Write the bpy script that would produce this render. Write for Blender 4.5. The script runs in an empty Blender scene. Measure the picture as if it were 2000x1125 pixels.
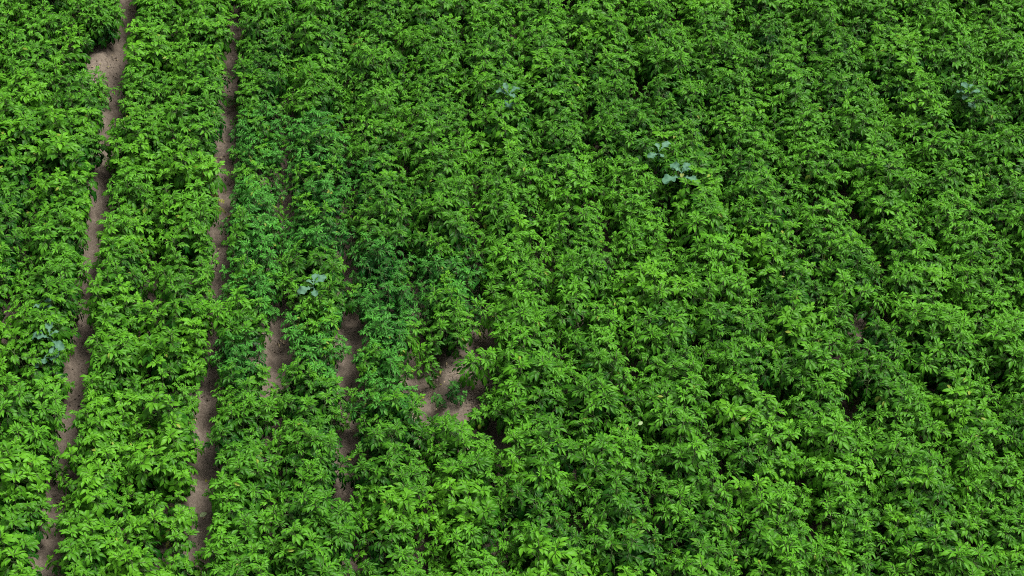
import bpy, math, random
import numpy as np
from mathutils import Vector, Matrix, Quaternion

# ------------------------------------------------------------------ camera, sky, sun, exposure
scene = bpy.context.scene
cam_data = bpy.data.cameras.new("camera")
cam = bpy.data.objects.new("camera", cam_data)
scene.collection.objects.link(cam)
cam.location = (3.784, 0.0, 13.567)
cam.rotation_euler = (math.radians(45.0), 0.0, math.radians(-4.565))
cam_data.sensor_width = 36.0
cam_data.lens = 57.87
cam_data.clip_start = 0.1
cam_data.clip_end = 2000.0
scene.camera = cam

SUN_ELEV, SUN_AZ = math.radians(64.0), math.radians(78.0)      # azimuth clockwise from +Y (up the rows)
world = bpy.data.worlds.new("World"); scene.world = world
world.use_nodes = True
wn, wl = world.node_tree.nodes, world.node_tree.links
wn.clear()
sky = wn.new("ShaderNodeTexSky"); sky.sky_type = 'NISHITA'
sky.sun_disc = False
sky.sun_elevation = SUN_ELEV; sky.sun_rotation = SUN_AZ
sky.air_density = 1.0; sky.dust_density = 5.0; sky.ozone_density = 0.6
veil = wn.new("ShaderNodeHueSaturation"); veil.inputs["Saturation"].default_value = 0.2    # even cloud veil: sky is nearly white
bg = wn.new("ShaderNodeBackground"); bg.inputs["Strength"].default_value = 0.05
out = wn.new("ShaderNodeOutputWorld")
wl.new(sky.outputs[0], veil.inputs["Color"]); wl.new(veil.outputs[0], bg.inputs["Color"]); wl.new(bg.outputs[0], out.inputs["Surface"])

sun_data = bpy.data.lights.new("sun", 'SUN')
sun_data.energy = 2.0; sun_data.angle = math.radians(22.0); sun_data.color = (1.0, 0.96, 0.88)
sun = bpy.data.objects.new("sun", sun_data); scene.collection.objects.link(sun)
to_sun = Vector((math.sin(SUN_AZ) * math.cos(SUN_ELEV), math.cos(SUN_AZ) * math.cos(SUN_ELEV), math.sin(SUN_ELEV)))
sun.rotation_euler = to_sun.to_track_quat('Z', 'Y').to_euler()
sun.location = (4, 14, 20)

vs = scene.view_settings
vs.view_transform = 'Standard'; vs.look = 'None'; vs.gamma = 1.0; vs.use_curve_mapping = False
vs.exposure = 1.2
scene.cycles.max_bounces = 6
scene.cycles.diffuse_bounces = 3
scene.cycles.transmission_bounces = 3
scene.cycles.use_denoising = False
scene.cycles.filter_width = 1.1

# ------------------------------------------------------------------ helpers
rng = random.Random(7)
ROW = 0.75                 # ridge spacing; furrow k lies at x = 0.75 k, ridge k at x = 0.75 (k + .5)
RIDGE = 0.20               # ridge height above the furrow

def link(o, parent=None):
    scene.collection.objects.link(o)
    if parent is not None: o.parent = parent
    return o

def tag(o, label=None, cat=None, group=None, kind=None):
    if label: o["label"] = label
    if cat: o["category"] = cat
    if group: o["group"] = group
    if kind: o["kind"] = kind
    return o

def mesh_obj(name, mesh, parent=None):
    return link(bpy.data.objects.new(name, mesh), parent)

class MB:
    """collects vertices, faces, material slots and two per-vertex numbers (tone, rnd)"""
    def __init__(s): s.v, s.f, s.m, s.tone, s.rnd = [], [], [], [], []
    def add(s, verts, faces, mat=0, tone=0.5, rnd=0.5):
        b = len(s.v)
        s.v += [tuple(p) for p in verts]
        s.f += [tuple(i + b for i in f) for f in faces]
        s.m += [mat] * len(faces)
        if isinstance(tone, (list, tuple)): s.tone += list(tone)
        else: s.tone += [tone] * len(verts)
        s.rnd += [rnd] * len(verts)
    def mesh(s, name, mats, smooth=True):
        me = bpy.data.meshes.new(name)
        me.from_pydata(s.v, [], s.f)
        for m in mats: me.materials.append(m)
        me.polygons.foreach_set("material_index", s.m)
        me.polygons.foreach_set("use_smooth", [smooth] * len(s.f))
        for nm, dat in (("tone", s.tone), ("rnd", s.rnd)):
            a = me.attributes.new(nm, 'FLOAT', 'POINT'); a.data.foreach_set("value", dat)
        me.update()
        return me

def tube(mb, pts, radii, mat, sides=4, tone=0.5, rnd=0.5):
    """a tapered tube through the points"""
    verts, faces = [], []
    n = len(pts)
    for i, p in enumerate(pts):
        d = (pts[min(i + 1, n - 1)] - pts[max(i - 1, 0)])
        d = d.normalized() if d.length > 1e-6 else Vector((0, 0, 1))
        a = d.orthogonal().normalized(); b = d.cross(a)
        for k in range(sides):
            t = 2 * math.pi * k / sides
            verts.append(p + (a * math.cos(t) + b * math.sin(t)) * radii[i])
    for i in range(n - 1):
        for k in range(sides):
            k2 = (k + 1) % sides
            faces.append((i * sides + k, i * sides + k2, (i + 1) * sides + k2, (i + 1) * sides + k))
    mb.add(verts, faces, mat, tone, rnd)

# ------------------------------------------------------------------ materials
def new_mat(name):
    m = bpy.data.materials.new(name); m.use_nodes = True
    m.node_tree.nodes.clear()
    return m, m.node_tree.nodes, m.node_tree.links

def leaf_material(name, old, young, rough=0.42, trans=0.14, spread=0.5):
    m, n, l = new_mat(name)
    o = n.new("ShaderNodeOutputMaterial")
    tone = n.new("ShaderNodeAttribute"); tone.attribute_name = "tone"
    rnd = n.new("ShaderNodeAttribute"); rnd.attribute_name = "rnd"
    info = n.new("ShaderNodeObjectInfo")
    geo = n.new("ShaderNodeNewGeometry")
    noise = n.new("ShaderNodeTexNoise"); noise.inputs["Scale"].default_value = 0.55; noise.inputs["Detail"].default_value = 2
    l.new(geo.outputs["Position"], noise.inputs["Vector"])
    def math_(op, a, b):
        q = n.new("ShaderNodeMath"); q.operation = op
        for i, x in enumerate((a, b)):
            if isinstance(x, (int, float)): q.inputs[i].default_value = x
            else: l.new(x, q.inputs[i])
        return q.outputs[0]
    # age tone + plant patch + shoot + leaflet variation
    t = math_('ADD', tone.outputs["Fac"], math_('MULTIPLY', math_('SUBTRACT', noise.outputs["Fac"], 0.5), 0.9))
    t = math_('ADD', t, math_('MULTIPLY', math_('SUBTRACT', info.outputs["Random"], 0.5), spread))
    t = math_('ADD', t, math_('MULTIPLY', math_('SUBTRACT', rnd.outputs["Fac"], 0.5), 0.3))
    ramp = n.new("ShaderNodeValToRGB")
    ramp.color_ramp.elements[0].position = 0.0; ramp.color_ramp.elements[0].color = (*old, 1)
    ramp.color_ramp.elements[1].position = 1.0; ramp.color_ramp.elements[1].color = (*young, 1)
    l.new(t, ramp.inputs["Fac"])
    # fine vein mottling
    vn = n.new("ShaderNodeTexNoise"); vn.inputs["Scale"].default_value = 60.0; vn.inputs["Detail"].default_value = 3
    l.new(geo.outputs["Position"], vn.inputs["Vector"])
    hsv = n.new("ShaderNodeHueSaturation")
    l.new(ramp.outputs["Color"], hsv.inputs["Color"])
    l.new(math_('ADD', math_('MULTIPLY', vn.outputs["Fac"], 0.5), 0.75), hsv.inputs["Value"])
    age = n.new("ShaderNodeValToRGB")                   # the odd yellowing leaflet
    age.color_ramp.elements[0].position = 0.985; age.color_ramp.elements[1].position = 0.998
    l.new(rnd.outputs["Fac"], age.inputs["Fac"])
    old_mix = n.new("ShaderNodeMix"); old_mix.data_type = 'RGBA'
    l.new(math_('MULTIPLY', age.outputs["Color"], 0.8), old_mix.inputs["Factor"])
    l.new(hsv.outputs["Color"], old_mix.inputs["A"]); old_mix.inputs["B"].default_value = (0.26, 0.30, 0.05, 1)
    hsv = old_mix; col_out = old_mix.outputs["Result"]
    p = n.new("ShaderNodeBsdfPrincipled")
    p.inputs["Roughness"].default_value = rough
    p.inputs["Specular IOR Level"].default_value = 0.16
    l.new(col_out, p.inputs["Base Color"])
    tr = n.new("ShaderNodeBsdfTranslucent")
    tint = n.new("ShaderNodeMix"); tint.data_type = 'RGBA'; tint.blend_type = 'MULTIPLY'
    tint.inputs["Factor"].default_value = 1.0
    l.new(col_out, tint.inputs["A"]); tint.inputs["B"].default_value = (1.3, 1.2, 0.5, 1)
    l.new(tint.outputs["Result"], tr.inputs["Color"])
    mx = n.new("ShaderNodeMixShader"); mx.inputs[0].default_value = trans
    l.new(p.outputs[0], mx.inputs[1]); l.new(tr.outputs[0], mx.inputs[2]); l.new(mx.outputs[0], o.inputs["Surface"])
    return m

def plain_material(name, c1, c2, scale, rough=0.7):
    m, n, l = new_mat(name)
    o = n.new("ShaderNodeOutputMaterial"); p = n.new("ShaderNodeBsdfPrincipled")
    geo = n.new("ShaderNodeNewGeometry")
    no = n.new("ShaderNodeTexNoise"); no.inputs["Scale"].default_value = scale; no.inputs["Detail"].default_value = 4
    l.new(geo.outputs["Position"], no.inputs["Vector"])
    r = n.new("ShaderNodeValToRGB"); r.color_ramp.elements[0].position = 0.3; r.color_ramp.elements[1].position = 0.7
    r.color_ramp.elements[0].color = (*c1, 1); r.color_ramp.elements[1].color = (*c2, 1)
    l.new(no.outputs["Fac"], r.inputs["Fac"]); l.new(r.outputs["Color"], p.inputs["Base Color"])
    p.inputs["Roughness"].default_value = rough
    l.new(p.outputs[0], o.inputs["Surface"])
    return m

def soil_material():
    m, n, l = new_mat("soil")
    o = n.new("ShaderNodeOutputMaterial"); p = n.new("ShaderNodeBsdfPrincipled")
    geo = n.new("ShaderNodeNewGeometry")
    def noise(s, d):
        q = n.new("ShaderNodeTexNoise"); q.inputs["Scale"].default_value = s; q.inputs["Detail"].default_value = d
        l.new(geo.outputs["Position"], q.inputs["Vector"]); return q
    big, fine, grit = noise(1.6, 3), noise(28, 5), noise(140, 2)
    r = n.new("ShaderNodeValToRGB")
    r.color_ramp.elements[0].position = 0.25; r.color_ramp.elements[0].color = (0.082, 0.064, 0.050, 1)
    r.color_ramp.elements[1].position = 0.75; r.color_ramp.elements[1].color = (0.290, 0.242, 0.196, 1)
    mix = n.new("ShaderNodeMath"); mix.operation = 'MULTIPLY_ADD'; mix.inputs[1].default_value = 0.5
    half = n.new("ShaderNodeMath"); half.operation = 'MULTIPLY'; half.inputs[1].default_value = 0.5
    l.new(big.outputs["Fac"], half.inputs[0]); l.new(fine.outputs["Fac"], mix.inputs[0]); l.new(half.outputs[0], mix.inputs[2])
    l.new(mix.outputs[0], r.inputs["Fac"])
    sp = n.new("ShaderNodeValToRGB")                    # pale grit specks
    sp.color_ramp.elements[0].position = 0.66; sp.color_ramp.elements[1].position = 0.72
    l.new(grit.outputs["Fac"], sp.inputs["Fac"])
    mc = n.new("ShaderNodeMix"); mc.data_type = 'RGBA'
    l.new(sp.outputs["Color"], mc.inputs["Factor"]); l.new(r.outputs["Color"], mc.inputs["A"]); mc.inputs["B"].default_value = (0.30, 0.25, 0.21, 1)
    l.new(mc.outputs["Result"], p.inputs["Base Color"])
    p.inputs["Roughness"].default_value = 0.95; p.inputs["Specular IOR Level"].default_value = 0.1
    add = n.new("ShaderNodeMath"); add.operation = 'ADD'
    l.new(fine.outputs["Fac"], add.inputs[0]); l.new(grit.outputs["Fac"], add.inputs[1])
    b = n.new("ShaderNodeBump"); b.inputs["Strength"].default_value = 0.7; b.inputs["Distance"].default_value = 0.015
    l.new(add.outputs[0], b.inputs["Height"]); l.new(b.outputs["Normal"], p.inputs["Normal"])
    l.new(p.outputs[0], o.inputs["Surface"])
    return m

M_STEM = plain_material("potato_stem", (0.06, 0.12, 0.03), (0.12, 0.16, 0.06), 25, 0.6)
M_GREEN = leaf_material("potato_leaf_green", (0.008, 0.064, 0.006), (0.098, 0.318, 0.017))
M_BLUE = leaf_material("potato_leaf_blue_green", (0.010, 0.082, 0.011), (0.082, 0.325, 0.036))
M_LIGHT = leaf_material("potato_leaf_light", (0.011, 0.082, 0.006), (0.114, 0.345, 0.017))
M_YELLOW = leaf_material("potato_leaf_yellowed", (0.11, 0.17, 0.02), (0.36, 0.36, 0.06), 0.6, 0.25)
M_BRASSICA = leaf_material("brassica_leaf", (0.060, 0.165, 0.100), (0.125, 0.265, 0.170), 0.6, 0.12, 0.2)
M_WEED = leaf_material("weed_leaf", (0.03, 0.09, 0.02), (0.07, 0.17, 0.035), 0.6, 0.2)
M_SOIL = soil_material()
M_CRUMB = plain_material("dry_soil_crumb", (0.12, 0.098, 0.082), (0.30, 0.255, 0.21), 30, 0.95)
M_STRAW = plain_material("straw", (0.22, 0.17, 0.09), (0.42, 0.35, 0.22), 40, 0.8)
M_PALE = leaf_material("pale_leaf_underside", (0.20, 0.30, 0.13), (0.30, 0.40, 0.20), 0.6, 0.2)

# ------------------------------------------------------------------ ground: ridged soil
def smooth_noise(nx, ny, fx, fy, seed):
    r = np.random.RandomState(seed)
    gx, gy = max(2, nx // fx + 2), max(2, ny // fy + 2)
    g = r.rand(gx, gy) - 0.5
    ix = np.linspace(0, gx - 1.001, nx); iy = np.linspace(0, gy - 1.001, ny)
    x0, y0 = ix.astype(int), iy.astype(int)
    tx, ty = (ix - x0)[:, None], (iy - y0)[None, :]
    tx, ty = tx * tx * (3 - 2 * tx), ty * ty * (3 - 2 * ty)
    a = g[x0][:, y0] * (1 - tx) + g[x0 + 1][:, y0] * tx
    b = g[x0][:, y0 + 1] * (1 - tx) + g[x0 + 1][:, y0 + 1] * tx
    return a * (1 - ty) + b * ty

def ridge_z(x):
    c = 0.5 - 0.5 * np.cos(2 * np.pi * np.asarray(x) / ROW)
    return RIDGE * (0.35 * c + 0.65 * c * c * (3 - 2 * c))

def build_ground():
    xs = np.concatenate(([-900, -200, -60, -30, -16], np.arange(-12.0, 24.01, 0.0375), [28, 42, 75, 220, 900]))
    ys = np.concatenate(([-900, -200, -60, -20, -6], np.arange(1.0, 28.01, 0.07), [32, 45, 80, 220, 1500]))
    nx, ny = len(xs), len(ys)
    X, Y = np.meshgrid(xs, ys, indexing='ij')
    Z = ridge_z(X) + 0.045 * smooth_noise(nx, ny, 3, 3, 1) + 0.05 * smooth_noise(nx, ny, 14, 10, 2) + 0.025 * smooth_noise(nx, ny, 1, 1, 3)
    far = (X < -12) | (X > 24) | (Y < 1) | (Y > 28)
    Z[far] = 0.05
    co = np.stack([X, Y, Z], -1).reshape(-1, 3)
    idx = np.arange(nx * ny).reshape(nx, ny)
    q = np.stack([idx[:-1, :-1], idx[1:, :-1], idx[1:, 1:], idx[:-1, 1:]], -1).reshape(-1, 4)
    me = bpy.data.meshes.new("ground")
    me.vertices.add(len(co)); me.vertices.foreach_set("co", co.ravel())
    me.loops.add(q.size); me.loops.foreach_set("vertex_index", q.ravel().astype(np.int32))
    me.polygons.add(len(q)); me.polygons.foreach_set("loop_start", np.arange(0, q.size, 4, dtype=np.int32))
    me.polygons.foreach_set("use_smooth", np.ones(len(q), bool))
    me.update(calc_edges=True)
    me.materials.append(M_SOIL)
    tag(mesh_obj("ground", me), "bare brown ridged soil of the potato field", kind="structure")
build_ground()

# ------------------------------------------------------------------ potato shoots
def leaflet(mb, base, direc, normal, L, W, fold, droop, mat, tone, r):
    """pointed oval leaflet, folded along its midrib and drooping towards the tip"""
    d = direc.normalized(); nrm = (normal - d * normal.dot(d)).normalized(); s = d.cross(nrm)
    prof = ((0.17, 0.62), (0.42, 1.0), (0.74, 0.66))
    verts = [base]
    p, ang, last = base.copy(), 0.0, 0.0
    def step(to):
        nonlocal p, ang, last
        ds = (to - last) * L
        ang = droop * (to + last) * 0.5
        dd = d * math.cos(ang) - nrm * math.sin(ang)
        p = p + dd * ds; last = to
        return nrm * math.cos(ang) + d * math.sin(ang)
    for t, w in prof:
        up = step(t)
        hw = 0.5 * W * w
        lift = up * math.sin(fold) * hw
        verts += [p - s * hw * math.cos(fold) + lift, p.copy(), p + s * hw * math.cos(fold) + lift]
    step(1.0); verts.append(p.copy())
    f = [(0, 2, 1), (0, 3, 2)]
    for i in (1, 4):
        f += [(i, i + 1, i + 4, i + 3), (i + 1, i + 2, i + 5, i + 4)]
    f += [(7, 8, 10), (8, 9, 10)]
    mb.add(verts, f, mat, tone, r)

def compound_leaf(mb, r, base, out_dir, L, elev, bend, pairs, size, wide, fold, tone, lm=0, sm=1):
    """arching rachis with opposite leaflet pairs and one end leaflet"""
    up = Vector((0, 0, 1))
    side = out_dir.cross(up).normalized()
    n = pairs + 2
    pts = [base.copy()]; tang, norm = [], []
    p = base.copy()
    for i in range(n):
        a = elev - bend * (i / n)
        t = out_dir * math.cos(a) + up * math.sin(a)
        nn = up * math.cos(a) - out_dir * math.sin(a)
        tang.append(t); norm.append(nn)
        p = p + t * (L / n)
        pts.append(p.copy())
    tube(mb, pts, [0.0042 * (1 - 0.75 * i / n) for i in range(n + 1)], sm, 3, tone * 0.6)
    rl = r.random()
    roll = r.uniform(-0.35, 0.35)
    for i in range(pairs):
        k = i + 1
        c = pts[k + 1] if k + 1 <= n else pts[n]
        t, nn = tang[min(k, n - 1)], norm[min(k, n - 1)]
        s2 = side * math.cos(roll) + nn * math.sin(roll); n2 = nn * math.cos(roll) - side * math.sin(roll)
        sz = size * (0.62 + 0.38 * (i + 1) / pairs) * r.uniform(0.85, 1.12)
        for sg in (-1, 1):
            fa = r.uniform(0.70, 1.10)
            dr = s2 * sg * math.cos(fa) + t * math.sin(fa) - n2 * r.uniform(0.02, 0.28)
            tw = r.uniform(-0.3, 0.3)
            leaflet(mb, c + s2 * sg * 0.004, dr, n2 + s2 * (tw - 0.15 * sg) + t * r.uniform(-0.15, 0.15), sz, sz * wide * r.uniform(0.9, 1.1),
                    fold * r.uniform(0.5, 1.3), r.uniform(0.5, 1.25), lm, min(1, max(0, tone + r.uniform(-.12, .12))), rl * 0.6 + 0.4 * r.random() if r.random() > 0.0012 else 1.0)
    t, nn = tang[-1], norm[-1]
    leaflet(mb, pts[-1], t - nn * r.uniform(0, 0.2), nn + side * r.uniform(-.25, .25), size * 1.22, size * 1.22 * wide,
            fold * r.uniform(0.5, 1.2), r.uniform(0.5, 1.2), lm, tone, rl)

def build_shoot(name, seed, leafmat, n_leaves=13, size=0.066, wide=0.46, Lmax=0.13, fold=0.5, height=0.46, laterals=1):
    """a leafy stem with one or two side branches, each ending in a whorl of young leaves"""
    r = random.Random(seed)
    mb = MB()
    bend_dir = r.uniform(0, 6.28); bx, by = 0.05 * math.cos(bend_dir), 0.05 * math.sin(bend_dir)
    def main(t): return Vector((bx * t * t, by * t * t, height * t - 0.03))
    axes = [(main, 0.30, n_leaves, 1.0)]
    for j in range(laterals):
        la = r.uniform(0, 6.28); t0 = r.uniform(0.2, 0.4); rise = r.uniform(0.78, 0.98) * height; out = r.uniform(0.10, 0.15)
        p0 = main(t0)
        def lat(t, p0=p0, la=la, rise=rise, out=out):
            k = math.sin(t * math.pi / 2)
            return Vector((p0.x + out * k * math.cos(la), p0.y + out * k * math.sin(la), p0.z + (rise - 0.03 - p0.z) * t))
        axes.append((lat, 0.30, n_leaves - 2, r.uniform(0.82, 0.98)))
    for ax, start, nl, sc in axes:
        tube(mb, [ax(i / 6) for i in range(7)], [(0.0070 - 0.0042 * i / 6) * sc for i in range(7)], 1, 4, 0.4)
        az = r.uniform(0, 6.28)
        for i in range(nl):
            t = start + (1 - start) * (i / (nl - 1)) ** 0.75
            az += 2.39996 + r.uniform(-0.25, 0.25)
            q = (t - start) / (1 - start)               # 0 lowest leaf, 1 top leaf
            L = Lmax * sc * (1.0 - 0.60 * q ** 1.6) * r.uniform(0.85, 1.15)
            elev = math.radians(8 + 60 * q ** 1.8 + r.uniform(-12, 12))
            bend = math.radians(50 + 45 * (1 - q) + r.uniform(-15, 20))
            sz = size * sc * (1.0 - 0.38 * q ** 2) * r.uniform(0.85, 1.15)
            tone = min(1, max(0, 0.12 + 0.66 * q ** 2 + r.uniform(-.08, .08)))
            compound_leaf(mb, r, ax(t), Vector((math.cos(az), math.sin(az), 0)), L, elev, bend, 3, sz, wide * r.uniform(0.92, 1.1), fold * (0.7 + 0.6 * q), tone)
        for k in range(5):                              # unfolding tip
            a = az + k * 1.3
            d = Vector((math.cos(a) * 0.55, math.sin(a) * 0.55, 0.8))
            leaflet(mb, ax(1.0), d, Vector((-math.cos(a), -math.sin(a), 0.6)), 0.62 * size * sc, 0.25 * size, 0.8, 0.9, 0, 0.85, 0.8 * r.random())
    return mb.mesh(name, [leafmat, M_STEM])

SHOOTS = {
    'green': [build_shoot("green_shoot", 100 + i, M_GREEN, 12 + i % 4, 0.063 + 0.005 * (i % 4), 0.45 + 0.03 * (i % 3), 0.120 + 0.012 * (i % 4), 0.4 + 0.08 * (i % 4)) for i in range(24)],
    'blue': [build_shoot("blue_green_shoot", 200 + i, M_BLUE, 15, 0.056 + 0.004 * (i % 3), 0.48, 0.12, 0.65) for i in range(10)],
    'light': [build_shoot("light_shoot", 300 + i, M_LIGHT, 12, 0.074 + 0.004 * (i % 3), 0.50, 0.13, 0.4) for i in range(10)],
    'yellow': [build_shoot("yellowed_shoot", 400 + i, M_YELLOW, 8, 0.05, 0.42, 0.13, 0.7, laterals=0) for i in range(3)],
}

# ------------------------------------------------------------------ where the canopy leaves the soil open: (y, x of left edge, x of right edge) along three furrows
OPEN = {
 0: [(19.26,-0.02,0.15),(18.77,0.03,0.16),(18.37,0.03,0.18),(18.22,-0.25,0.12),(17.99,-0.2,0.14),(17.76,-0.13,0.13),(17.54,-0.09,0.15),(17.37,-0.06,0.09),(17.15,0.05,0.13),(16.84,-0.02,0.19),(16.48,-0.01,0.21),(16.33,0.0,0.09),(16.02,0.05,0.09),(15.74,-0.11,0.11),(15.55,-0.05,0.16),(15.21,0.03,0.23),(15.02,0.07,0.2),(14.66,0.05,0.12),(14.39,0.08,0.14),(14.23,0.01,0.16),(13.97,-0.05,0.15),(13.77,-0.13,0.14),(13.63,-0.02,0.13),(13.3,0.03,0.11),(12.98,0.02,0.15),(12.83,-0.02,0.15),(12.53,-0.08,0.18),(12.22,0.02,0.24),(12.0,-0.03,0.2),(11.89,-0.04,0.2),(11.7,0.1,0.18),(11.48,-0.17,0.15),(11.29,-0.02,0.14),(11.14,0.09,0.15),(10.87,0.08,0.16),(10.61,0.06,0.19),(10.42,0.09,0.18),(10.16,0.11,0.21),(9.89,0.0,0.14),(9.67,0.04,0.19)],
 2: [(19.14,1.49,1.58),(18.78,1.51,1.67),(18.42,1.51,1.61),(17.97,1.47,1.56),(17.69,1.44,1.52),(17.09,1.43,1.63),(16.72,1.44,1.67),(16.36,1.49,1.65),(16.21,1.47,1.56),(15.92,1.38,1.54),(15.38,1.47,1.59),(15.0,1.5,1.61),(14.46,1.48,1.63),(14.02,1.47,1.59),(13.51,1.51,1.58),(13.18,1.54,1.58),(12.86,1.52,1.58),(12.49,1.37,1.63),(12.26,1.41,1.64),(11.95,1.46,1.62),(11.67,1.44,1.66),(11.46,1.4,1.59),(11.24,1.49,1.63),(11.1,1.52,1.58),(10.84,1.38,1.72),(10.63,1.5,1.63),(10.41,1.36,1.64),(10.24,1.47,1.62),(10.05,1.5,1.58),(9.74,1.44,1.59)],
 4: [(14.75,2.93,2.93),(14.62,2.88,2.92),(14.17,2.87,2.94),(13.91,2.89,3.01),(13.65,2.91,3.13),(13.52,3.01,3.14),(13.4,2.95,3.04),(13.16,2.89,2.98),(12.91,2.95,3.16),(12.75,2.93,3.2),(12.52,2.86,3.17),(12.29,2.86,3.04),(12.0,2.8,3.05),(11.77,2.91,2.96),(11.55,2.88,2.93),(11.28,2.77,2.97),(11.07,2.75,2.97),(10.93,2.82,2.96),(10.79,2.85,2.93),(10.4,2.80,2.94),(10.2,2.89,2.89)],
}
def open_edges(k, y):
    """canopy edges along furrow k at y, or None where the rows have grown together"""
    tb = OPEN.get(k)
    if not tb: return None
    if y > tb[0][0]: return tb[0][1:] if k != 4 else None
    if y < tb[-1][0]: return tb[-1][1:] if k != 4 else None
    for (y1, a1, b1), (y0, a0, b0) in zip(tb, tb[1:]):
        if y0 <= y <= y1:
            t = (y - y0) / max(1e-6, y1 - y0)
            a, b = a0 + (a1 - a0) * t, b0 + (b1 - b0) * t
            c = 0.5 * (a + b)
            if k == 4: a, b = a + 0.02, b - 0.02
            if k == 2: a, b = min(a, c - 0.045), max(b, c + 0.045)
            return (a, b) if b - a > 0.055 else None

# bare spots: soil point (x, y), half sizes; nothing tall may stand on them or just south of them
BARE = [(4.05, 11.88, 0.23, 0.28), (4.40, 12.58, 0.03, 0.06), (4.33, 12.02, 0.03, 0.14),
        (-0.2, 18.05, 0.15, 0.24), (2.19, 12.78, 0.05, 0.04), (8.57, 12.38, 0.09, 0.07)]
# spots of ridge crest between low plants
THIN = [(1.22, 13.86, 0.04, 0.02), (1.20, 11.82, 0.04, 0.02), (1.20, 10.47, 0.04, 0.02), (1.14, 9.86, 0.04, 0.02)]
def blocked(x, y, h, spots=BARE):
    """does foliage of height h centred at (x, y) stand over a bare spot or hide it from the south"""
    for bx, by, rx, ry in spots:
        dy = by - y
        reach = max(0.0, h - 0.02)
        near = min(max(dy, 0.0), reach)
        ex, ey = abs(x - bx), abs(dy - near)
        if (max(0, ex - rx) ** 2 + max(0, ey - ry) ** 2) ** 0.5 < 0.085: return True
    return False

# variety patches: (x, y, radius, kind)
PATCH = [(2.55, 15.3, 0.9, 'blue'), (2.75, 14.4, 0.75, 'blue'), (2.3, 14.2, 0.6, 'blue'), (2.1, 13.2, 0.55, 'blue'), (3.9, 13.4, 0.55, 'blue'),
         (3.45, 13.1, 0.5, 'blue'), (3.5, 12.0, 0.5, 'blue'), (2.4, 12.4, 0.5, 'blue'), (1.9, 12.3, 0.3, 'blue'), (2.2, 15.9, 0.6, 'blue'),
         (0.6, 9.9, 0.8, 'light'), (0.5, 11.2, 0.8, 'light'), (-0.5, 10.4, 0.9, 'light'), (-0.7, 12.4, 0.7, 'light'), (0.6, 12.7, 0.5, 'light'), (0.9, 8.9, 1.0, 'light'),
         (-0.6, 15.8, 0.8, 'light')]
def kind_at(x, y):
    for px, py, pr, k in PATCH:
        if ((x - px) ** 2 + (y - py) ** 2) ** 0.5 < pr * rng.uniform(0.75, 1.1): return k
    q = rng.random()
    return 'green' if q < 0.01 else 'light' if q < 0.13 + (0.22 if x < 1.5 else 0) else 'green'

# ------------------------------------------------------------------ plan every plant: list of shoots (local x, y, tilt vector, scale, kind, variant)
STEP = 0.50
def in_view(x, y):
    """ground under the part of the field that the photograph covers"""
    c = [(-2.05, 19.45), (12.55, 18.30), (9.60, 8.45), (-0.62, 9.25)]
    s = 0
    for (x0, y0), (x1, y1) in zip(c, c[1:] + c[:1]):
        if (x1 - x0) * (y - y0) - (y1 - y0) * (x - x0) > 0: s += 1
    return s == 0

def plan_plant(px, py, k):
    kind = kind_at(px, py)
    n = {'green': 13, 'blue': 13, 'light': 13}[kind]
    spots, tries = [], 0
    while len(spots) < n and tries < 400:
        tries += 1
        x, y = rng.uniform(-0.41, 0.41), rng.uniform(-0.27, 0.27)
        if all((x - a) ** 2 + (y - b) ** 2 > (0.15 if tries < 200 else 0.12) ** 2 for a, b in spots): spots.append((x, y))
    vigour = rng.uniform(0.87, 1.10) * (0.93 if kind == 'blue' else 1.0)
    shoots = []
    for x, y in spots:
        h = (0.59 - 0.60 * x * x - 0.6 * y * y) * vigour * rng.uniform(0.72, 1.14)
        R = 0.138 * (h / 0.46)
        X, Y = px + x, py + y
        for fk, sgn in ((k, -1), (k + 1, 1)):            # keep open furrows open
            e = open_edges(fk, Y + 0.12)
            if e is None: continue
            if rng.random() < 0.17:             # a straggler hangs over the furrow
                h *= 0.8; continue
            if fk == 2: R = 0.105 * (h / 0.46)
            if sgn < 0 and X - R < e[1]: X = e[1] + R
            if sgn > 0 and X + R > e[0]: X = e[0] - R
        over = abs(X - px)
        if over > 0.45: continue
        if blocked(X, Y, h * 0.95):
            if blocked(X, Y, 0.14) or rng.random() < 0.55: continue
            h *= 0.42
            if blocked(X, Y, h): continue
        if blocked(X, Y, h * 0.9, THIN): h *= 0.5
        if blocked(X, Y, h * 0.8, THIN): continue
        x = X - px
        bx, by = x * 0.45 + rng.uniform(-.02, .02), y * 0.5 + rng.uniform(-.02, .02)
        tx, ty = (x - bx) / h, (y - by) / h
        sk = kind if rng.random() < (0.75 if kind == 'blue' else 0.9) else rng.choice(['green', 'green', 'light'])
        shoots.append((bx, by, tx, ty, h / 0.46, sk, rng.randrange(len(SHOOTS[sk])), rng.uniform(0, 6.28)))
    return kind, shoots

plants, margin = [], []
for k in range(-10, 27):
    px0 = ROW * (k + 0.5)
    y = 4.0 + rng.uniform(0, STEP)
    while y < 25.5:
        px, py = px0 + rng.uniform(-0.03, 0.03), y
        kind, sh = plan_plant(px, py, k)
        if sh:
            (plants if in_view(px, py) else margin).append((k, px, py, kind, sh))
        y += STEP * rng.uniform(0.88, 1.12)
print("plants in view", len(plants), "margin", len(margin), "shoots", sum(len(p[4]) for p in plants))

def shoot_rotation(tx, ty, spin):
    axis = Vector((tx, ty, 1.0)).normalized()
    return (Vector((0, 0, 1)).rotation_difference(axis) @ Quaternion((0, 0, 1), spin))

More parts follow.
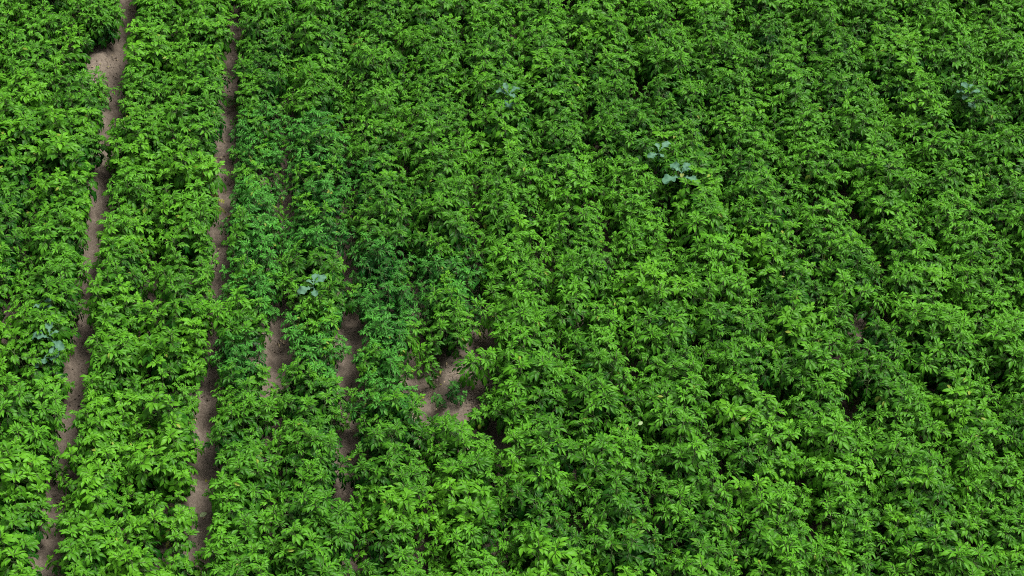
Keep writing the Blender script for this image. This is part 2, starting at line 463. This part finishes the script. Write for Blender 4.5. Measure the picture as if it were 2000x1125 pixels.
ORD = ["zeroth", "first", "second", "third", "fourth", "fifth", "sixth", "seventh", "eighth", "ninth", "tenth", "eleventh", "twelfth", "thirteenth",
       "fourteenth", "fifteenth", "sixteenth", "seventeenth", "eighteenth", "nineteenth", "twentieth", "twenty-first", "twenty-second", "twenty-third", "twenty-fourth", "twenty-fifth"]
LOOK = {'green': "bushy mid-green potato plant", 'blue': "blue-green small-leaved potato plant", 'light': "light green broad-leaved potato plant"}
def crest(px, py): return float(ridge_z(px))

count = {}
for k, px, py, kind, sh in sorted(plants, key=lambda p: (p[0], p[2])):
    count[k] = count.get(k, 0) + 1
    e = link(bpy.data.objects.new("potato_plant", None))
    e.empty_display_size = 0.1
    e.location = (px, py, crest(px, py))
    ridge = ("%s ridge right of leftmost bare furrow" % ORD[k + 1]) if k >= 0 else ("%s ridge left of leftmost bare furrow" % ORD[-k])
    tag(e, "%s, %s up the %s" % (LOOK[kind], ORD[count[k]], ridge), "potato plant", "potato plants growing in ridged rows")
    for bx, by, tx, ty, sc, sk, vi, spin in sh:
        o = bpy.data.objects.new("side_shoot" if abs(tx) > 0.33 else "shoot", SHOOTS[sk][vi])
        link(o, e)
        o.location = (bx, by, float(ridge_z(px + bx)) - crest(px, py))
        o.rotation_mode = 'QUATERNION'; o.rotation_quaternion = shoot_rotation(tx, ty, spin)
        o.scale = (sc, sc, sc * rng.uniform(0.92, 1.08))

# ------------------------------------------------------------------ the rest of the field around the picture: one mass of the same shoots
def build_margin():
    proto = bpy.data.collections.new("shoot_kinds")
    order, idx = [], {}
    for kind in ('green', 'blue', 'light'):
        for i, me in enumerate(SHOOTS[kind]):
            nm = "kind_%02d" % len(order)
            o = bpy.data.objects.new(nm, me); proto.objects.link(o)
            idx[(kind, i)] = len(order); order.append(o)
    co, rot, scl, ids = [], [], [], []
    for k, px, py, kind, sh in margin:
        for bx, by, tx, ty, sc, sk, vi, spin in sh:
            co.append((px + bx, py + by, float(ridge_z(px + bx))))
            rot.append(tuple(shoot_rotation(tx, ty, spin).to_euler())); scl.append(sc); ids.append(idx[(sk, vi)])
    me = bpy.data.meshes.new("field_margin_plants"); me.from_pydata(co, [], [])
    a = me.attributes.new("rot", 'FLOAT_VECTOR', 'POINT'); a.data.foreach_set("vector", [c for r in rot for c in r])
    a = me.attributes.new("scl", 'FLOAT', 'POINT'); a.data.foreach_set("value", scl)
    a = me.attributes.new("pick", 'INT', 'POINT'); a.data.foreach_set("value", ids)
    ob = mesh_obj("field_margin_plants", me)
    ng = bpy.data.node_groups.new("margin_shoots", 'GeometryNodeTree')
    ng.interface.new_socket("Geometry", in_out='INPUT', socket_type='NodeSocketGeometry')
    ng.interface.new_socket("Geometry", in_out='OUTPUT', socket_type='NodeSocketGeometry')
    n, l = ng.nodes, ng.links
    gi, go = n.new("NodeGroupInput"), n.new("NodeGroupOutput")
    ci = n.new("GeometryNodeCollectionInfo"); ci.inputs["Collection"].default_value = proto
    ci.inputs["Separate Children"].default_value = True; ci.inputs["Reset Children"].default_value = True
    iop = n.new("GeometryNodeInstanceOnPoints"); iop.inputs["Pick Instance"].default_value = True
    def attr(nm, t):
        q = n.new("GeometryNodeInputNamedAttribute"); q.data_type = t; q.inputs["Name"].default_value = nm; return q.outputs["Attribute"]
    e2r = n.new("FunctionNodeEulerToRotation")
    l.new(attr("rot", 'FLOAT_VECTOR'), e2r.inputs[0]); l.new(e2r.outputs[0], iop.inputs["Rotation"])
    l.new(attr("scl", 'FLOAT'), iop.inputs["Scale"]); l.new(attr("pick", 'INT'), iop.inputs["Instance Index"])
    l.new(gi.outputs[0], iop.inputs["Points"]); l.new(ci.outputs[0], iop.inputs["Instance"]); l.new(iop.outputs[0], go.inputs[0])
    md = ob.modifiers.new("margin_shoots", 'NODES'); md.node_group = ng
    tag(ob, "mass of potato foliage continuing past the picture's edges", "potato foliage", kind="stuff")
build_margin()

# ------------------------------------------------------------------ pale blue-green brassica weeds standing above the canopy
def lobed_leaf(name, r, L, W, elev, bend, tone):
    """big lobed leaf with stalk, wavy blade and raised midrib, along +X from the origin"""
    mb = MB()
    n, rows = 15, []
    ph = r.uniform(0, 6.28)
    p = Vector((0, 0, 0)); ang = elev
    last = 0
    for i in range(n):
        t = i / (n - 1)
        ds = (t - last) * L; last = t
        ang = elev - bend * t
        p = p + Vector((math.cos(ang), 0, math.sin(ang))) * ds
        up = Vector((-math.sin(ang), 0, math.cos(ang)))
        if t < 0.22: w = 0.03
        elif t < 0.5: w = 0.20 + 0.22 * abs(math.sin((t - 0.22) * 2 * math.pi / 0.28))
        else: w = (1 - ((t - 0.68) / 0.34) ** 2) ** 0.5 if abs((t - 0.68) / 0.34) < 1 else 0.04
        if t >= 0.5: w *= 0.9 + 0.12 * math.sin(t * 46 + ph)
        row = []
        for j, s in enumerate((-1, -0.55, 0, 0.55, 1)):
            wob = 0.16 * W * w * math.sin(t * 17 + ph + s * 2.2) * abs(s)
            row.append(p + Vector((0, s * 0.5 * W * w * (1 + 0.12 * math.sin(9 * t + s * 5 + ph)), 0)) + up * (abs(s) * 0.16 * W * w + wob))
        rows.append(row)
    verts = [v for row in rows for v in row]
    faces = [(i * 5 + j, i * 5 + j + 1, (i + 1) * 5 + j + 1, (i + 1) * 5 + j) for i in range(n - 1) for j in range(4)]
    tones = [tone + (0.35 if j % 5 == 2 else 0) for j in range(len(verts))]
    mb.add(verts, faces, 0, tones, r.random())
    mid = [row[2] - Vector((0, 0, 0.003)) for row in rows]
    tube(mb, mid, [0.006 - 0.0045 * i / (n - 1) for i in range(n)], 0, 5, tone + 0.4)
    return mb.mesh(name, [M_BRASSICA])

def brassica(x, y, top, leaves, label, seed):
    """leaves: (azimuth deg, length, elevation deg, height fraction)"""
    r = random.Random(seed)
    z0 = float(ridge_z(x))
    e = link(bpy.data.objects.new("brassica_weed", None)); e.location = (x, y, z0); e.empty_display_size = 0.1
    tag(e, label, "brassica weed", "pale blue-green weeds above the potato canopy")
    H = top + (0.035 if x > 1 else -0.04) - z0
    mb = MB()
    tube(mb, [Vector((0.015 * math.sin(3 * i / 5), 0, H * i / 5 - 0.02)) for i in range(6)], [0.012 - 0.008 * i / 5 for i in range(6)], 0, 6, 0.6)
    mesh_obj("stem", mb.mesh("brassica_stem", [M_BRASSICA]), e)
    for az, L, el, hf in leaves:
        L *= 0.86 * r.uniform(0.85, 1.12)
        me = lobed_leaf("brassica_leaf", r, L, L * r.uniform(0.48, 0.62), math.radians(el), math.radians(r.uniform(35, 70)), r.uniform(0.35, 0.8))
        o = mesh_obj("leaf", me, e)
        o.location = (0.015 * math.sin(3 * hf), 0, H * hf); o.rotation_euler = (r.uniform(-.3, .3), 0, math.radians(az))

G = "pale blue-green lobed weed "
brassica(5.02, 16.10, 0.80, [(150, .24, 35, .95), (95, .16, 50, 1), (30, .22, 35, .95), (265, .24, 20, .9), (300, .16, 30, 1), (130, .14, 45, 1)], G + "with curled leaves, topmost centre, alone among the upper rows", 1)
brassica(6.93, 14.42, 0.82, [(205, .27, 22, .92), (335, .27, 18, .92), (120, .20, 45, 1), (50, .22, 40, 1), (265, .14, 35, 1), (160, .16, 50, 1), (20, .15, 50, 1)], G + "with the largest butterfly-spread leaves, middle of the field", 2)
brassica(6.74, 14.92, 0.74, [(200, .20, 25, .95), (35, .20, 35, 1), (100, .14, 45, 1), (300, .12, 35, .95)], G + "half hidden, just behind the butterfly-spread one", 3)
brassica(10.73, 15.68, 0.80, [(170, .20, 30, .95), (115, .16, 45, 1), (10, .24, 25, .95), (280, .20, 18, .85), (60, .14, 45, 1), (215, .14, 30, .9)], G + "near the right edge of the photo, upper rows", 4)
brassica(2.62, 12.98, 0.74, [(195, .22, 20, .92), (70, .18, 40, 1), (25, .20, 35, 1), (280, .17, 20, .9), (140, .12, 45, 1)], G + "just left of the third bare furrow", 5)
brassica(-0.20, 12.50, 0.74, [(165, .24, 25, .92), (95, .20, 40, 1), (315, .22, 15, .88), (285, .24, 10, .85), (20, .14, 40, 1)], G + "overhanging the left side of the leftmost bare furrow", 6)
brassica(-0.24, 12.28, 0.66, [(335, .17, 20, .95), (220, .18, 15, .9), (20, .16, 30, 1), (270, .14, 15, 1)], G + "small, low beside leftmost furrow below a bigger one", 7)
brassica(-0.32, 12.95, 0.72, [(160, .17, 25, .95), (60, .16, 40, 1), (280, .15, 20, .95), (10, .12, 35, 1)], G + "dull, sunk among leaves left of the leftmost furrow", 8)

# ------------------------------------------------------------------ yellowed plants, the young plant in the gap, furrow weeds
def small_plant(name, x, y, shoots, label, cat, group=None):
    e = link(bpy.data.objects.new(name, None)); e.location = (x, y, float(ridge_z(x))); e.empty_display_size = 0.1
    tag(e, label, cat, group)
    for bx, by, tx, ty, sc, me, spin in shoots:
        o = mesh_obj("shoot", me, e)
        o.location = (bx, by, float(ridge_z(x + bx) - ridge_z(x)))
        o.rotation_mode = 'QUATERNION'; o.rotation_quaternion = shoot_rotation(tx, ty, spin); o.scale = (sc,) * 3
    return e

YG = "yellowed potato plants"
Y = SHOOTS['yellow']; B = SHOOTS['blue']
small_plant("yellowed_potato_plant", 1.22, 15.05, [(0.05, 0, .15, -.1, 1.15, Y[0], 0), (0.12, -.12, .3, -.2, 1.0, Y[1], 2), (0.0, .12, .1, .1, 1.05, Y[2], 4), (.14, .08, .25, 0, .95, Y[0], 1)],
            "yellow-green sickly potato plant at left rim of the second bare furrow", "potato plant", YG)
small_plant("yellowed_potato_plant", 1.26, 11.50, [(0, 0, .4, -.3, .55, Y[1], 0), (.02, .02, -.6, -.2, .5, Y[2], 1)],
            "small withered yellow potato plant with thin straw stems on bare crest", "potato plant", YG)
small_plant("yellowed_potato_plant", 1.16, 9.97, [(0, 0, .2, -.1, .6, Y[2], 3), (.03, 0, .7, .1, .5, Y[0], 1)],
            "small withered yellow potato plant above the lowest bare crest spot", "potato plant", YG)
small_plant("yellowed_potato_plant", 3.0, 17.75, [(0, 0, .1, -.1, 1.2, Y[1], 3), (.06, .05, .2, .1, 1.1, Y[2], 1)],
            "yellow-tipped potato plant in the upper rows right of second furrow", "potato plant", YG)
small_plant("young_potato_plant", 4.06, 11.66, [(0, 0, 0.05, -.1, .66, B[0], 0), (.05, -.03, .7, -.2, .5, B[1], 2), (-.06, -.03, -.7, -.3, .5, B[2], 4), (0, .04, .1, .4, .45, B[3], 1)],
            "young small potato plant standing alone on the bare soil patch", "potato plant")

def fine_weed(x, y, n, spread, h, label, seed):
    r = random.Random(seed)
    z0 = float(ridge_z(x))
    e = link(bpy.data.objects.new("chickweed", None)); e.location = (x, y, z0); e.empty_display_size = 0.05
    tag(e, label, "weed", "fine weeds in the furrows")
    st, fo = MB(), MB()
    for i in range(n):
        a, d = r.uniform(0, 6.28), spread * r.random() ** 0.6
        tip = Vector((math.cos(a) * d, math.sin(a) * d * 1.3, h * r.uniform(0.4, 1)))
        pts = [tip * t + Vector((0, 0, 0.05 * math.sin(math.pi * t))) for t in (0, .35, .7, 1)]
        tube(st, pts, [.003, .0025, .002, .0012], 0, 3, .5)
        for j in range(12):
            t = r.uniform(0.25, 1)
            p = tip * t + Vector((0, 0, 0.05 * math.sin(math.pi * t)))
            b = r.uniform(0, 6.28)
            leaflet(fo, p, Vector((math.cos(b), math.sin(b), r.uniform(-.1, .6))), Vector((0, 0, 1)), r.uniform(.02, .04), r.uniform(.01, .018), .2, .5, 0, r.random(), r.random())
    mesh_obj("stems", st.mesh("weed_stems", [M_STRAW]), e)
    f = mesh_obj("foliage", fo.mesh("weed_foliage", [M_WEED]), e); f["kind"] = "stuff"
fine_weed(3.06, 13.38, 30, .20, .16, "tangle of fine dark chickweed lying across the third bare furrow", 1)
fine_weed(0.12, 17.35, 18, .16, .10, "withered fine weed tangle in the leftmost furrow below the bare bank", 2)
fine_weed(1.52, 17.15, 20, .16, .16, "fine weed tuft across the second bare furrow near its top", 3)
fine_weed(3.02, 15.6, 34, .22, .22, "dark fine chickweed in the closed upper part of the third furrow", 4)
fine_weed(0.08, 15.98, 18, .15, .16, "fine weed tuft bridging the leftmost furrow at mid height", 5)
fine_weed(0.1, 11.78, 12, .1, .12, "sparse little weed in the lower half of the leftmost furrow", 6)
fine_weed(4.5, 13.3, 20, .18, .25, "wiry fine weed behind the bare soil patch between two ridges", 7)

# pale turned-over leaves lying on the canopy
def pale_leaf(x, y, z, L, az, label):
    mb = MB()
    leaflet(mb, Vector((0, 0, 0)), Vector((math.cos(az), math.sin(az), .25)), Vector((0, -.5, 1)), L, L * .6, .3, .8, 0, .8, .5)
    o = mesh_obj("pale_leaf", mb.mesh("pale_leaf", [M_PALE])); o.location = (x, y, z)
    tag(o, label, "leaf", "pale turned-over leaves")

pale_leaf(5.93, 10.72, 0.74, .07, 0.6, "single pale cream-green upturned leaf on the canopy, lower middle of field")
pale_leaf(0.30, 12.02, 0.45, .11, 2.9, "pale upturned leaf at right rim of the leftmost furrow")
pale_leaf(1.44, 10.36, 0.16, .09, 0.4, "pale fallen leaf on the soil of the second bare furrow")
pale_leaf(1.66, 10.12, 0.30, .09, 1.9, "pale grey-green leaf at right rim of the second bare furrow")

# ------------------------------------------------------------------ loose soil crumbs and straw on the open soil
def soil_spots(r):
    """a random point on soil the canopy leaves open"""
    q = r.random()
    if q < 0.62:
        k = r.choice((0, 0, 2, 2, 4)); tb = OPEN[k]
        y = r.uniform(tb[-1][0], tb[0][0] + 0.5); e = open_edges(k, y) or (0.75 * k - .05, .75 * k + .1)
        return r.uniform(e[0] - 0.12, e[1] + 0.12), y
    bx, by, rx, ry = r.choice(BARE[:1] * 6 + BARE + THIN)
    return bx + r.gauss(0, rx), by + r.gauss(0, ry + .05)

def build_crumbs():
    r = random.Random(55); mb = MB()
    base = [Vector(v).normalized() for v in ((1,0,0),(-1,0,0),(0,1,0),(0,-1,0),(0,0,1),(0,0,-1))]
    fc = [(0,2,4),(2,1,4),(1,3,4),(3,0,4),(2,0,5),(1,2,5),(3,1,5),(0,3,5)]
    for _ in range(7000):
        x, y = soil_spots(r)
        s = 0.003 + 0.010 * r.random() ** 4
        c = Vector((x, y, float(ridge_z(x)) + s * 0.25))
        rot = Matrix.Rotation(r.uniform(0, 6.28), 3, 'Z') @ Matrix.Rotation(r.uniform(0, 6.28), 3, 'X')
        mb.add([c + rot @ (b * s * r.uniform(.6, 1.25)) for b in base], fc)
    for _ in range(500):                                 # larger clods, half sunk
        x, y = soil_spots(r)
        s = 0.010 + 0.020 * r.random() ** 3
        c = Vector((x, y, float(ridge_z(x)) - s * 0.1))
        rot = Matrix.Rotation(r.uniform(0, 6.28), 3, 'Z') @ Matrix.Rotation(r.uniform(0, 6.28), 3, 'X')
        mb.add([c + rot @ (b * s * r.uniform(.55, 1.2)) for b in base], fc, 1)
    o = mesh_obj("soil_crumbs", mb.mesh("soil_crumbs", [M_CRUMB, M_SOIL], smooth=False))
    tag(o, "loose soil crumbs scattered over the bare furrows and patches", "soil", kind="stuff")
    mb = MB()
    for _ in range(420):
        x, y = soil_spots(r)
        a, L = r.uniform(0, 6.28), r.uniform(.02, .09)
        z = float(ridge_z(x)) + 0.008
        d = Vector((math.cos(a), math.sin(a), r.uniform(-.1, .15)))
        pts = [Vector((x, y, z)), Vector((x, y, z + r.uniform(.002, .012))) + d * L * .5, Vector((x, y, z)) + d * L]
        tube(mb, pts, [.0018, .002, .0012], 0, 3)
    for _ in range(160):                                 # dried fallen leaflets
        x, y = soil_spots(r)
        a, L = r.uniform(0, 6.28), r.uniform(.03, .06)
        leaflet(mb, Vector((x, y, float(ridge_z(x)) + 0.012)), Vector((math.cos(a), math.sin(a), r.uniform(-.1, .3))), Vector((r.uniform(-.4, .4), r.uniform(-.4, .4), 1)), L, L * .5, r.uniform(.2, .9), r.uniform(.3, 1.4), r.choice((0, 0, 1)), .5, .5)
    o = mesh_obj("straw_litter", mb.mesh("straw_litter", [M_STRAW, M_YELLOW]))
    tag(o, "thin straw bits and dried leaves lying on the bare soil", "straw", kind="stuff")
build_crumbs()
